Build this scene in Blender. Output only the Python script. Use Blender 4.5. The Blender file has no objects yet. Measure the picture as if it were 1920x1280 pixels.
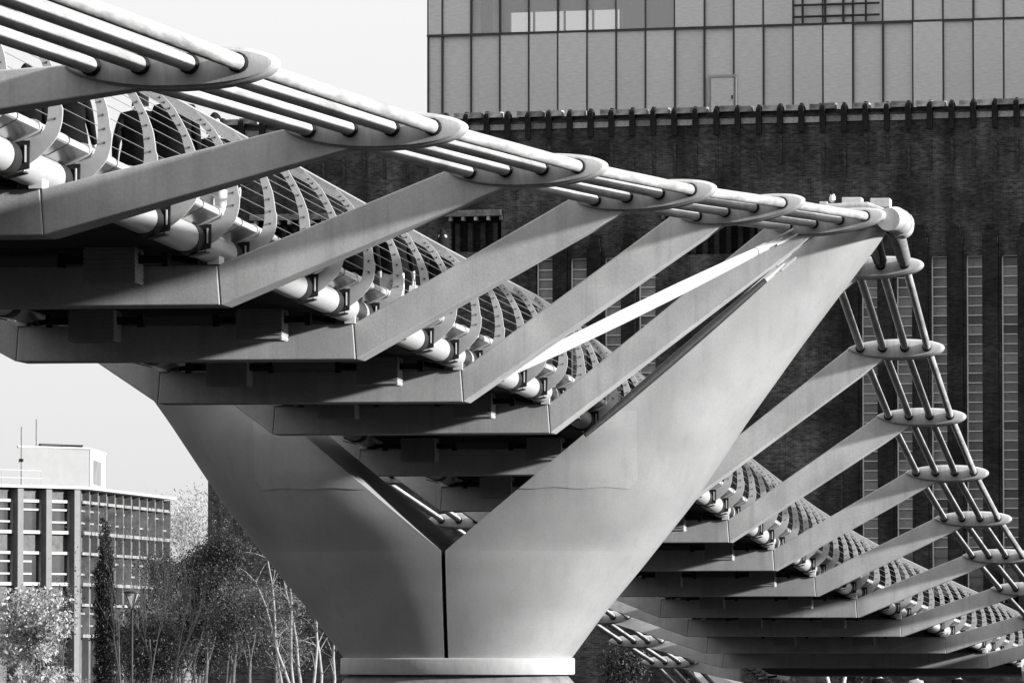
import bpy, bmesh, math, random
import numpy as np
from mathutils import Vector, Matrix
R_ = math.radians
random.seed(7); rng = np.random.default_rng(7)
scene = bpy.context.scene
COL = scene.collection

# ------------------------------------------------------------------ camera
cam_d = bpy.data.cameras.new('camera'); cam = bpy.data.objects.new('camera', cam_d); COL.objects.link(cam)
cam.location = (13.012, -86.469, 0.0)
cam.rotation_euler = (R_(90 + 2.8129), 0, R_(7.9967))
cam_d.sensor_width = 36; cam_d.lens = 11600.9 / 1920 * 36
cam_d.clip_start = 0.5; cam_d.clip_end = 6000
scene.camera = cam

# ------------------------------------------------------------------ world and sun
SUN_EL, SUN_AZ = 14.5, -9.0        # elevation; degrees from the bridge's right hand side (minus: towards the camera)
w = bpy.data.worlds.new('World'); scene.world = w; w.use_nodes = True
nt = w.node_tree; nt.nodes.clear()
sky = nt.nodes.new('ShaderNodeTexSky'); sky.sky_type = 'NISHITA'; sky.sun_disc = False
sky.sun_elevation = R_(SUN_EL); sky.sun_rotation = R_(90 - SUN_AZ)
sky.dust_density = 1.0; sky.air_density = 1.0; sky.ozone_density = 1.0
bw = nt.nodes.new('ShaderNodeRGBToBW'); bg = nt.nodes.new('ShaderNodeBackground'); out = nt.nodes.new('ShaderNodeOutputWorld')
bg.inputs['Strength'].default_value = 0.10
# thin bright overcast: the clear sky seen through an even veil that brightens steadily towards the zenith (standard overcast sky, 1 + 2 sin h)
tcw = nt.nodes.new('ShaderNodeTexCoord'); sep = nt.nodes.new('ShaderNodeSeparateXYZ'); nt.links.new(tcw.outputs['Generated'], sep.inputs[0])
mx0 = nt.nodes.new('ShaderNodeMath'); mx0.operation = 'MAXIMUM'; mx0.inputs[1].default_value = 0; nt.links.new(sep.outputs['Z'], mx0.inputs[0])
VEIL = 2.25
mul = nt.nodes.new('ShaderNodeMath'); mul.operation = 'MULTIPLY_ADD'; mul.inputs[1].default_value = 2 * VEIL; mul.inputs[2].default_value = VEIL; nt.links.new(mx0.outputs[0], mul.inputs[0])
half = nt.nodes.new('ShaderNodeMath'); half.operation = 'MULTIPLY_ADD'; half.inputs[1].default_value = .14; nt.links.new(bw.outputs[0], half.inputs[0]); nt.links.new(mul.outputs[0], half.inputs[2])
nt.links.new(sky.outputs[0], bw.inputs[0]); nt.links.new(half.outputs[0], bg.inputs[0]); nt.links.new(bg.outputs[0], out.inputs[0])
sl = bpy.data.lights.new('sun', 'SUN'); sun = bpy.data.objects.new('sun', sl); COL.objects.link(sun)
sl.energy = 5.0; sl.angle = R_(2.5); sl.color = (1, 1, 0.995)
sd = Vector((math.cos(R_(SUN_EL)) * math.cos(R_(SUN_AZ)), math.cos(R_(SUN_EL)) * math.sin(R_(SUN_AZ)), math.sin(R_(SUN_EL))))
sun.rotation_euler = (-sd).to_track_quat('-Z', 'Y').to_euler()
sun.location = (60, 20, 60)
vs = scene.view_settings; vs.view_transform = 'Standard'; vs.look = 'None'; vs.gamma = 1; vs.exposure = 1.5
scene.cycles.max_bounces = 5; scene.cycles.diffuse_bounces = 1

# ------------------------------------------------------------------ materials (the photograph is black and white: every colour is a grey)
def mat(name, c, rough=.6, metal=0., spec=.5, var=0., vscale=8., bump=0., bscale=60., stretch=(1, 1, 1), alpha=None, coords='Object', var2=0., v2scale=.6, streak=0.):
    m = bpy.data.materials.new(name); m.use_nodes = True
    n = m.node_tree.nodes; L = m.node_tree.links; p = n['Principled BSDF']
    p.inputs['Base Color'].default_value = (c, c, c * .995, 1)
    p.inputs['Roughness'].default_value = rough; p.inputs['Metallic'].default_value = metal
    p.inputs['Specular IOR Level'].default_value = spec
    if var or bump or var2:
        tc = n.new('ShaderNodeTexCoord'); mp = n.new('ShaderNodeMapping'); mp.inputs['Scale'].default_value = stretch
        L.new(tc.outputs[coords], mp.inputs[0])
    if var or var2:
        no = n.new('ShaderNodeTexNoise'); no.inputs['Scale'].default_value = vscale; no.inputs['Detail'].default_value = 6; no.inputs['Roughness'].default_value = .65
        L.new(mp.outputs[0], no.inputs['Vector'])
        mr = n.new('ShaderNodeMapRange'); mr.inputs['From Min'].default_value = .3; mr.inputs['From Max'].default_value = .7
        mr.inputs['To Min'].default_value = c * (1 - var); mr.inputs['To Max'].default_value = min(1, c * (1 + var))
        L.new(no.outputs[0], mr.inputs[0]); last = mr.outputs[0]
        if var2:
            n2 = n.new('ShaderNodeTexNoise'); n2.inputs['Scale'].default_value = v2scale; n2.inputs['Detail'].default_value = 4
            L.new(mp.outputs[0], n2.inputs['Vector'])
            m2 = n.new('ShaderNodeMapRange'); m2.inputs['From Min'].default_value = .35; m2.inputs['From Max'].default_value = .65
            m2.inputs['To Min'].default_value = 1 - var2; m2.inputs['To Max'].default_value = 1 + var2 * .5
            L.new(n2.outputs[0], m2.inputs[0])
            mm = n.new('ShaderNodeMath'); mm.operation = 'MULTIPLY'; L.new(last, mm.inputs[0]); L.new(m2.outputs[0], mm.inputs[1]); last = mm.outputs[0]
        if streak:      # rain streaks and grime runs, long in z
            m3 = n.new('ShaderNodeMapping'); m3.inputs['Scale'].default_value = (7, 7, .35); L.new(tc.outputs[coords], m3.inputs[0])
            n3 = n.new('ShaderNodeTexNoise'); n3.inputs['Scale'].default_value = 1; n3.inputs['Detail'].default_value = 7; n3.inputs['Roughness'].default_value = .7; L.new(m3.outputs[0], n3.inputs['Vector'])
            r3 = n.new('ShaderNodeMapRange'); r3.inputs['From Min'].default_value = .5; r3.inputs['From Max'].default_value = .72; r3.inputs['To Min'].default_value = 1; r3.inputs['To Max'].default_value = 1 - 2 * streak; L.new(n3.outputs[0], r3.inputs[0])
            mm = n.new('ShaderNodeMath'); mm.operation = 'MULTIPLY'; L.new(last, mm.inputs[0]); L.new(r3.outputs[0], mm.inputs[1]); last = mm.outputs[0]
        L.new(last, p.inputs['Base Color'])
    if bump:
        nb = n.new('ShaderNodeTexNoise'); nb.inputs['Scale'].default_value = bscale; nb.inputs['Detail'].default_value = 5
        L.new(mp.outputs[0], nb.inputs['Vector'])
        b = n.new('ShaderNodeBump'); b.inputs['Strength'].default_value = bump; b.inputs['Distance'].default_value = .02
        L.new(nb.outputs[0], b.inputs['Height']); L.new(b.outputs[0], p.inputs['Normal'])
    return m

M = {}
M['steel'] = mat('grey_steel_paint', .35, .6, .0, .08, .10, 30, .10, 70, var2=.16, v2scale=1.6, streak=.10)
M['pier'] = mat('pier_steel_paint', .32, .40, .3, .45, .08, 45, .05, 60, var2=.15, v2scale=.9, streak=.05)
M['patch'] = mat('pier_sheet_paint', .36, .40, .3, .45, .08, 45, .05, 60, var2=.15, v2scale=.9, streak=.06)
M['clamp'] = mat('clamp_steel', .29, .45, 0, .4, .14, 14, .06, 60, stretch=(1.6, 1, .35), var2=.2, v2scale=3)
M['cable'] = mat('galvanised_cable', .25, .5, 0, .4, .16, 16, .25, 30, stretch=(1, .16, 1), var2=.35, v2scale=4)
M['tube'] = mat('white_tube_paint', .28, .35, 0, .5, .04, 10, .03, 40)
M['fascia'] = mat('polished_fascia', .34, .28, .9, .5, .12, 10)
M['alu'] = mat('aluminium_edge', .30, .35, .1, .5, .10, 18, .04, 50, stretch=(1, .3, 1))
M['blade'] = mat('blade_steel', .32, .42, .1, .5, .08, 16, .04, 60)
M['rail'] = mat('handrail_steel', .32, .25, .5, .5, .06, 10)
M['wire'] = mat('wire_steel', .16, .3, .4, .5)
M['black'] = mat('black_rubber', .008, .7, 0, .1)
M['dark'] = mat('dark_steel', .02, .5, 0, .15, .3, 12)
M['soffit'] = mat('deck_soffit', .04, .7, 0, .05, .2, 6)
M['decktop'] = mat('deck_planks', .32, .5, .1, .4, .1, 20)
M['damper'] = mat('damper_box_paint', .22, .7, 0, .05, .15, 12)
M['sleeve'] = mat('weathered_sleeve', .14, .7, 0, .3, .5, 16, .3, 30)
M['white'] = mat('white_enamel', .5, .3, 0, .5, .03, 8)
M['concrete'] = mat('pale_concrete', .25, .8, 0, .2, .12, 6, .1, 30)
M['collar'] = mat('collar_stone', .32, .6, 0, .3, .10, 9, .06, 30, stretch=(1, 1, .4))
M['darkconc'] = mat('weathered_concrete', .13, .8, 0, .2, .3, 5, .12, 20)
M['stone'] = mat('parapet_stone', .19, .8, 0, .2, .6, 3.5, .15, 12)
M['mullion'] = mat('mullion_black', .012, .5)
M['lbglass'] = mat('frosted_glass', .42, .45, 0, .4, .17, 9, .03, 9, stretch=(.35, 1, 2.2))
M['pane'] = mat('window_pane', .13, .25, 0, .5, .45, 1.2, stretch=(1, 1, .8))
def vary_by_object(m, lo, hi):
    n = m.node_tree.nodes; L = m.node_tree.links; p = n['Principled BSDF']; src = p.inputs['Base Color'].links[0].from_socket
    oi = n.new('ShaderNodeObjectInfo'); mr = n.new('ShaderNodeMapRange'); mr.inputs['To Min'].default_value = lo; mr.inputs['To Max'].default_value = hi; L.new(oi.outputs['Random'], mr.inputs[0])
    mm = n.new('ShaderNodeMath'); mm.operation = 'MULTIPLY'; L.new(src, mm.inputs[0]); L.new(mr.outputs[0], mm.inputs[1]); L.new(mm.outputs[0], p.inputs['Base Color'])
vary_by_object(M['pane'], .4, 1.8); vary_by_object(M['lbglass'], .95, 1.05); vary_by_object(M['stone'], .5, 1.4); vary_by_object(M['steel'], .94, 1.05)
M['bar'] = mat('glazing_bar', .62, .6)
M['asphalt'] = mat('promenade', .16, .85, 0, .2, .2, 1)
M['spandrel'] = mat('spandrel_brick', .075, .8, 0, .2, .35, 2.5, .1, 20)
M['bwhite'] = mat('building_white', .26, .6, 0, .3, .08, 3)
M['bgrey'] = mat('penthouse_cladding', .20, .5, 0, .3, .05, 1.5)
M['bmid'] = mat('building_mid', .14, .7, 0, .3, .5, 2)
M['plant'] = mat('plant_room_cladding', .15, .6, 0, .2, .06, 2)
M['bpane'] = mat('building_pane', .03, .15, 0, .6, .4, .8)
M['col'] = mat('building_column', .09, .6, 0, .3, .15, 3)
M['bark'] = mat('bark', .07, .9, 0, .1, .35, 12)
M['bark_light'] = mat('grey_bark', .05, .9, 0, .1, .4, 12)
M['birch'] = mat('birch_bark', .20, .8, 0, .1, .35, 9, stretch=(1, 1, .5))
M['skin'] = mat('skin', .26, .6); M['hair'] = mat('hair', .01, .9, 0, .02)
M['coat'] = mat('black_coat', .006, .9, 0, .02, .3, 12); M['grey_cloth'] = mat('grey_cloth', .10, .85, 0, .2, .2, 14)
M['light_cloth'] = mat('light_cloth', .4, .85, 0, .2, .08, 10); M['mid_cloth'] = mat('mid_cloth', .25, .85, 0, .2, .3, 14)

def leafmat(name, c, var=.5):
    m = bpy.data.materials.new(name); m.use_nodes = True
    n = m.node_tree.nodes; L = m.node_tree.links; p = n['Principled BSDF']
    g = n.new('ShaderNodeNewGeometry'); mr = n.new('ShaderNodeMapRange')
    mr.inputs['To Min'].default_value = c * (1 - var); mr.inputs['To Max'].default_value = c * (1 + var)
    L.new(g.outputs['Random Per Island'], mr.inputs[0]); L.new(mr.outputs[0], p.inputs['Base Color'])
    p.inputs['Roughness'].default_value = .5; p.inputs['Specular IOR Level'].default_value = .35
    t = n.new('ShaderNodeBsdfTranslucent'); L.new(mr.outputs[0], t.inputs['Color'])
    mx = n.new('ShaderNodeMixShader'); mx.inputs[0].default_value = .3
    L.new(p.outputs[0], mx.inputs[1]); L.new(t.outputs[0], mx.inputs[2]); L.new(mx.outputs[0], n['Material Output'].inputs[0])
    return m
M['leaf_bright'] = leafmat('leaf_bright', .26, .5); M['leaf_mid'] = leafmat('leaf_mid', .045, .35); M['leaf_mid2'] = leafmat('leaf_mid_light', .08, .4); M['leaf_dark'] = leafmat('leaf_dark', .02, .35)
M['leaf_cypress'] = leafmat('leaf_cypress', .006, .3); M['leaf_pale'] = leafmat('leaf_pale', .30, .2)

def brickmat(name, c, streak=.55):
    m = bpy.data.materials.new(name); m.use_nodes = True
    n = m.node_tree.nodes; L = m.node_tree.links; p = n['Principled BSDF']; p.inputs['Roughness'].default_value = .9; p.inputs['Specular IOR Level'].default_value = .15
    tc = n.new('ShaderNodeTexCoord'); mp = n.new('ShaderNodeMapping'); mp.inputs['Rotation'].default_value = (R_(90), 0, 0); L.new(tc.outputs['Object'], mp.inputs[0])
    br = n.new('ShaderNodeTexBrick'); br.inputs['Scale'].default_value = 1; br.inputs['Brick Width'].default_value = .225; br.inputs['Row Height'].default_value = .075; br.inputs['Mortar Size'].default_value = .008
    for k, f in (('Color1', .5), ('Color2', 1.6), ('Mortar', 1.9)): br.inputs[k].default_value = (c * f, c * f, c * f, 1)
    L.new(mp.outputs[0], br.inputs['Vector'])
    m1 = n.new('ShaderNodeMapping'); m1.inputs['Scale'].default_value = (1.0, 1, .06); L.new(tc.outputs['Object'], m1.inputs[0])
    n1 = n.new('ShaderNodeTexNoise'); n1.inputs['Scale'].default_value = 1; n1.inputs['Detail'].default_value = 6; n1.inputs['Roughness'].default_value = .7; L.new(m1.outputs[0], n1.inputs['Vector'])
    r1 = n.new('ShaderNodeMapRange'); r1.inputs['From Min'].default_value = .36; r1.inputs['From Max'].default_value = .64; r1.inputs['To Min'].default_value = 1 - streak; r1.inputs['To Max'].default_value = 1 + streak * .55; L.new(n1.outputs[0], r1.inputs[0])
    n2 = n.new('ShaderNodeTexNoise'); n2.inputs['Scale'].default_value = 2.6; n2.inputs['Detail'].default_value = 8; n2.inputs['Roughness'].default_value = .75; m3 = n.new('ShaderNodeMapping'); m3.inputs['Scale'].default_value = (1, 1, 2.6); L.new(tc.outputs['Object'], m3.inputs[0]); L.new(m3.outputs[0], n2.inputs['Vector'])
    r2 = n.new('ShaderNodeMapRange'); r2.inputs['From Min'].default_value = .3; r2.inputs['From Max'].default_value = .7; r2.inputs['To Min'].default_value = .35; r2.inputs['To Max'].default_value = 1.8; L.new(n2.outputs[0], r2.inputs[0])
    n4 = n.new('ShaderNodeTexNoise'); n4.inputs['Scale'].default_value = .45; n4.inputs['Detail'].default_value = 4; L.new(tc.outputs['Object'], n4.inputs['Vector'])
    r4 = n.new('ShaderNodeMapRange'); r4.inputs['From Min'].default_value = .35; r4.inputs['From Max'].default_value = .65; r4.inputs['To Min'].default_value = .5; r4.inputs['To Max'].default_value = 1.55; L.new(n4.outputs[0], r4.inputs[0])
    a0 = n.new('ShaderNodeMath'); a0.operation = 'MULTIPLY'; L.new(r1.outputs[0], a0.inputs[0]); L.new(r4.outputs[0], a0.inputs[1])
    a = n.new('ShaderNodeMath'); a.operation = 'MULTIPLY'; L.new(a0.outputs[0], a.inputs[0]); L.new(r2.outputs[0], a.inputs[1])
    vm = n.new('ShaderNodeVectorMath'); vm.operation = 'SCALE'; L.new(br.outputs['Color'], vm.inputs[0]); L.new(a.outputs[0], vm.inputs['Scale']); L.new(vm.outputs[0], p.inputs['Base Color'])
    return m
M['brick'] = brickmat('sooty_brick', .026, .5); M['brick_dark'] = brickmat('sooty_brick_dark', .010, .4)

def watermat():
    m = bpy.data.materials.new('river_water'); m.use_nodes = True; n = m.node_tree.nodes; L = m.node_tree.links; p = n['Principled BSDF']
    p.inputs['Base Color'].default_value = (.010, .010, .010, 1); p.inputs['Roughness'].default_value = .5; p.inputs['Specular IOR Level'].default_value = .02
    tc = n.new('ShaderNodeTexCoord'); no = n.new('ShaderNodeTexNoise'); no.inputs['Scale'].default_value = .6; no.inputs['Detail'].default_value = 5; L.new(tc.outputs['Object'], no.inputs['Vector'])
    b = n.new('ShaderNodeBump'); b.inputs['Strength'].default_value = .6; b.inputs['Distance'].default_value = .3; L.new(no.outputs[0], b.inputs['Height']); L.new(b.outputs[0], p.inputs['Normal'])
    return m
M['water'] = watermat()

# see-through office glass: part mirror, part grey painted in for reflected sky, part clear
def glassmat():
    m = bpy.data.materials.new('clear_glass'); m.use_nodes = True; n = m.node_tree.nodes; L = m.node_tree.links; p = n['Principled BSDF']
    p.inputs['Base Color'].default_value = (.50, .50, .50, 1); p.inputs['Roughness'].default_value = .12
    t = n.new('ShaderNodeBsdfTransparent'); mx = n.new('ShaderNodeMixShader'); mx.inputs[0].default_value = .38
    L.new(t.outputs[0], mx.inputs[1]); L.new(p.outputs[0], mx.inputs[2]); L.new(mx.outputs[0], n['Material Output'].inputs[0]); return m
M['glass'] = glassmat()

# ------------------------------------------------------------------ mesh helpers
class MB:
    def __init__(s): s.v = []; s.f = []; s.mi = []
    def add(s, V, F, mi=0):
        o = len(s.v); s.v += [tuple(map(float, p)) for p in V]; s.f += [tuple(o + i for i in f) for f in F]; s.mi += [mi] * len(F); return s
    def box(s, a, b, mi=0):
        x0, y0, z0 = a; x1, y1, z1 = b
        return s.add([(x0, y0, z0), (x1, y0, z0), (x1, y1, z0), (x0, y1, z0), (x0, y0, z1), (x1, y0, z1), (x1, y1, z1), (x0, y1, z1)],
                     [(0, 3, 2, 1), (4, 5, 6, 7), (0, 1, 5, 4), (1, 2, 6, 5), (2, 3, 7, 6), (3, 0, 4, 7)], mi)
    def loft(s, rings, cap=True, mi=0, closed=True):
        n = len(rings[0]); V = [p for r in rings for p in r]; F = []
        for i in range(len(rings) - 1):
            for j in range(n if closed else n - 1):
                k = (j + 1) % n; F.append((i * n + j, i * n + k, (i + 1) * n + k, (i + 1) * n + j))
        if cap: F.append(tuple(range(n - 1, -1, -1))); F.append(tuple((len(rings) - 1) * n + j for j in range(n)))
        return s.add(V, F, mi)
    def tube(s, pts, rad, n=10, mi=0, cap=True):
        pts = [Vector(p) for p in pts]; rad = rad if hasattr(rad, '__len__') else [rad] * len(pts); rings = []; prev = None
        for i, p in enumerate(pts):
            t = (pts[min(i + 1, len(pts) - 1)] - pts[max(i - 1, 0)]).normalized()
            up = Vector((0, 0, 1)) if abs(t.z) < .95 else Vector((1, 0, 0))
            a = t.cross(up).normalized() if prev is None else (prev - t * prev.dot(t)).normalized(); prev = a; b = a.cross(t)
            rings.append([p + (a * math.cos(2 * math.pi * j / n) + b * math.sin(2 * math.pi * j / n)) * rad[i] for j in range(n)])
        return s.loft(rings, cap, mi)
    def prism(s, poly, y0, y1, mi=0):      # poly of (x,z), extruded in y
        return s.loft([[(x, y0, z) for x, z in poly], [(x, y1, z) for x, z in poly]], True, mi)
    def mesh(s, name, mats, smooth=False):
        me = bpy.data.meshes.new(name); me.from_pydata(s.v, [], s.f)
        for m in (mats if isinstance(mats, (list, tuple)) else [mats]): me.materials.append(M[m])
        me.polygons.foreach_set('material_index', s.mi)
        bm = bmesh.new(); bm.from_mesh(me); bmesh.ops.recalc_face_normals(bm, faces=bm.faces); bm.to_mesh(me); bm.free()
        if smooth:
            me.polygons.foreach_set('use_smooth', [True] * len(me.polygons)); me.set_sharp_from_angle(angle=R_(smooth if smooth is not True else 40))
        me.update(); return me
    def build(s, name, mats, parent=None, smooth=False, bevel=0): return ob(name, s.mesh(name, mats, smooth), parent, bevel=bevel)

def ob(name, me, parent=None, loc=(0, 0, 0), rot=(0, 0, 0), bevel=0):
    o = bpy.data.objects.new(name, me); COL.objects.link(o); o.parent = parent; o.location = loc; o.rotation_euler = rot
    if bevel:
        b = o.modifiers.new('bevel', 'BEVEL'); b.width = bevel; b.segments = 2; b.limit_method = 'ANGLE'; b.angle_limit = R_(50)
    return o
def tag(o, label=None, cat=None, group=None, kind=None):
    if label: o['label'] = label
    if cat: o['category'] = cat
    if group: o['group'] = group
    if kind: o['kind'] = kind
    return o
def empty(name, loc=(0, 0, 0), rz=0):
    o = bpy.data.objects.new(name, None); COL.objects.link(o); o.location = loc; o.rotation_euler = (0, 0, rz); o.empty_display_size = .3; return o
ip = lambda x, xs, ys: float(np.interp(x, xs, ys))

# ------------------------------------------------------------------ setting: river and banks
WATER, BANK = -6.5, -2.45
tag(MB().add([(-900, -160, WATER), (900, -160, WATER), (900, 96.2, WATER), (-900, 96.2, WATER)], [(0, 1, 2, 3)]).build('river', 'water'), kind='structure')
g = MB(); g.add([(-3000, 97, BANK), (3000, 97, BANK), (3000, 4000, BANK), (-3000, 4000, BANK)], [(0, 1, 2, 3)]); tag(g.build('promenade_ground', 'asphalt'), kind='structure')
g = MB(); g.box((-900, 96, -9), (900, 97.2, BANK - .004)); g.box((-900, 96.05, BANK), (900, 96.5, BANK + .95)); tag(g.build('embankment', 'darkconc'), kind='structure')
g = MB(); g.add([(-3000, -3000, -2.4), (3000, -3000, -2.4), (3000, -160, -2.4), (-3000, -160, -2.4)], [(0, 1, 2, 3)]); g.box((-900, -160.5, -9), (900, -159.6, -2.38)); tag(g.build('north_bank', 'asphalt'), kind='structure')
g = MB(); x_ = -520.
while x_ < 520:
    w_ = random.uniform(18, 42); g.box((x_, -215 - random.uniform(0, 12), -2.4), (x_ + w_, -190 + random.uniform(0, 8), random.uniform(30, 46))); x_ += w_ + random.uniform(0, 3)
tag(g.build('unseen_shade_blocks', 'spandrel'), kind='structure')  # unseen city blocks behind the camera, added to cut low sky light

# ------------------------------------------------------------------ footbridge
ARM_Y = [-59.57, -51.57, -43.57, -35.57, -27.57, -19.57, -11.57, -3.57, 3.57, 11.57, 19.57, 27.57, 35.57, 43.57, 51.57, 59.57, 67.57, 75.57, 83.57]
ZK = [3.84, 3.73, 3.60, 3.44, 3.29, 3.13, 2.975, 2.865, 2.50, 2.15, 1.77, 1.38, .97, .59, .20, -.18, -.56, -.94, -1.30]
XK = [1.9] * 12 + [1.94, 2.08, 2.40, 2.83, 3.30, 3.70, 4.0]
XD = [3.69, 3.74, 3.79, 3.95, 4.13, 4.33, 4.56, 4.91, 4.89, 4.63, 4.44, 4.32, 4.27, 4.29, 4.38, 4.50, 4.62, 4.75, 4.85]   # inner tip of each clamp
ZD = [3.80, 3.93, 4.10, 4.31, 4.58, 4.91, 5.31, 5.70, 5.52, 4.71, 3.925, 3.18, 2.50, 1.88, 1.27, .69, .12, -.42, -.9]
TILT = [0, 0, .006, .004, .028, .072, .108, .10, .03, .01, 0, 0, 0, 0, 0, 0, 0, 0, 0]      # rise across half a clamp
Y_END = 90.
zk = lambda y: ip(y, ARM_Y + [Y_END + 6], ZK + [-1.5]) if y > ARM_Y[0] else ZK[0] + (ARM_Y[0] - y) * .012
xo_ = lambda y: ip(y, ARM_Y, XK) - 1.9

bridge = empty('footbridge', (0, 0, 0))
tag(bridge, 'slender grey steel footbridge with outrigger arms and bundled cables crossing the whole picture', 'footbridge')

# cross beams and outrigger arms
for i, (y, z, xk, xd, zd) in enumerate(zip(ARM_Y, ZK, XK, XD, ZD)):
    h = .39; ty = .10
    if i < 17: MB().prism([(-xk, z), (xk, z), (xk - .03, z + h), (-xk + .03, z + h)], y - ty, y + .453).build('cross_beam', 'steel', bridge, bevel=.012)
    if i == 18: continue
    ex, ez = xd + .62, zd - .16                     # lower end of the arm under the clamp
    dx, dz = ex - xk, ez - z; l = math.hypot(dx, dz); nx, nz = -dz / l, dx / l
    d1 = .205
    for s in (1, -1):
        rings = []
        a0 = (xk + .004, z), (xk - .026, z + h)
        tx, tz = ex - .02, ez
        top = (xd + .02, zd + .005)
        P = [(a0[0][0], a0[0][1]), (tx, tz), (tx + .04, zd - .02), (top[0], top[1]), (a0[1][0], a0[1][1])]
        fr = [(s * px, y - ty + .003, pz) for k, (px, pz) in enumerate(P)]
        bk = [(s * px, y + (.45 if k in (0, 4) else .12), pz) for k, (px, pz) in enumerate(P)]       # box section, deep at the root and slim at the clamp
        MB().loft([fr, bk]).build('outrigger_arm', 'steel', bridge, bevel=.012)

# cable clamps: lens shaped plates with four cables through them
def clamp_profile(dl, n=44):
    pts = []
    for k in range(n):
        t = 2 * math.pi * k / n; x = math.cos(t); sgn = 1 if math.sin(t) >= 0 else -1
        ax = abs(x)
        zz = (1 - ax ** 2.3) ** .5 if x >= 0 else (1 - ax ** 2.0) ** .66
        hh = .145 if sgn > 0 else .185
        pts.append((x * (.77 - dl), sgn * zz * max(.02, hh - dl)))
    return pts
mb = MB(); secs = [(-.145, .040), (-.142, .032), (-.138, .030), (-.118, .028), (-.10, .008), (-.06, 0), (.05, 0), (.09, .006), (.13, .03)]
rings = [[(x, yy, zz) for x, zz in clamp_profile(dl)] for yy, dl in secs]
mb.loft(rings); clamp_r = mb.mesh('cable_clamp', 'clamp', 30)
mb = MB(); mb.loft([[(-x, yy, zz) for x, yy, zz in r] for r in rings]); clamp_l = mb.mesh('cable_clamp_left', 'clamp', 30)
mb = MB(); ringR = [(math.cos(2 * math.pi * j / 14), math.sin(2 * math.pi * j / 14)) for j in range(14)]
mb.loft([[(a * r, yy, b * r) for a, b in ringR] for yy, r in ((-.21, .064), (-.195, .074), (.18, .074), (.195, .066))]); boot = mb.mesh('cable_boot', 'black', 30)
CAB = [-.77 + .21 + .353 * k for k in range(4)]
cab_pts = {(s, k): [] for s in (1, -1) for k in range(4)}
for i, (y, xd, zd, tl) in enumerate(zip(ARM_Y, XD, ZD, TILT)):
    if i == 18: continue
    nb_ = max(0, i - 1), min(len(ARM_Y) - 1, i + 1)
    sl_ = (ZD[nb_[1]] - ZD[nb_[0]]) / (ARM_Y[nb_[1]] - ARM_Y[nb_[0]])
    if i == 7: sl_ = .03
    if i == 8: sl_ = -.12
    for s in (1, -1):
        c = (s * (xd + .77), y, zd); th = -s * math.atan2(tl, .77)
        o = ob('cable_clamp', clamp_r if s > 0 else clamp_l, bridge, c, (math.atan(sl_) * .6, th, 0))
        for k in range(4):
            ob('cable_boot', boot, o, (s * CAB[k], 0, -.003), (0, 0, 0))
            cab_pts[(s, k)].append((s * (xd + .77 + CAB[k] * math.cos(th)), y, zd + CAB[k] * (tl / .77)))
PIER_Y = .6
for (s, k), P in cab_pts.items():
    P = list(P)
    a, b = Vector(P[7]), Vector(P[8])
    sadd = [(a.x + (b.x - a.x) * t, a.y + (b.y - a.y) * t, a.z + .03 + .16 * (1 - (2 * t - .9) ** 2) - max(0, t - .5) * .3) for t in (.25, .45, .6, .75)]
    P = [(P[0][0], P[0][1] - 50, P[0][2] - .5)] + P[:8] + sadd + P[8:] + [(P[-1][0] - s * .1, Y_END + 8, -3.2)]
    MB().tube(P, .0585, 14).build('main_cable', 'cable', bridge, smooth=50)

# stations along the deck
POSTS = []
for a, b in zip(ARM_Y[:-1], ARM_Y[1:]):
    L = b - a
    for q in range(4): POSTS.append(a + L * (q + .5) / 4)
POSTS = [p for p in POSTS if p > -58]
STN = ARM_Y + [Y_END]
# deck plates, soffit and spine per bay
for a, b in zip(STN[:-1], STN[1:]):
    za, zb = zk(a), zk(b); xa, xb = 1.74 + xo_(a), 1.74 + xo_(b)
    def slab(z0, z1, wa, wb, name, m, e=.004):
        V = [(-wa, a + e, za + z0), (wa, a + e, za + z0), (wb, b - e, zb + z0), (-wb, b - e, zb + z0), (-wa, a + e, za + z1), (wa, a + e, za + z1), (wb, b - e, zb + z1), (-wb, b - e, zb + z1)]
        MB().add(V, [(0, 3, 2, 1), (4, 5, 6, 7), (0, 1, 5, 4), (1, 2, 6, 5), (2, 3, 7, 6), (3, 0, 4, 7)]).build(name, m, bridge)
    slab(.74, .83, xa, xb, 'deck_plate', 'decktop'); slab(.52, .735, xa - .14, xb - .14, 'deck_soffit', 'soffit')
    for s in (1, -1):
        MB().tube([(s * (1.78 + xo_(a)), a + .002, za + .56), (s * (1.78 + xo_(b)), b - .002, zb + .56)], .145, 24).build('edge_tube', 'tube', bridge, smooth=50)
        # bracket that seats the tube on each beam
        mb = MB(); mb.box((1.78 + xo_(a), a - .13, za + .392), (1.895 + xo_(a), a + .13, za + .54))
        if s < 0: mb.v = [(-x, y_, z_) for x, y_, z_ in mb.v]
        mb.build('tube_seat', 'white', bridge)
        mb = MB(); pts = [Vector((s * (1.66 + xo_(a)), a, za + .43)), Vector((s * (1.4 + xo_(a)), a, za + .47))]
        mb.tube(pts, .03, 8).build('seat_bolt', 'dark', bridge)

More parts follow.
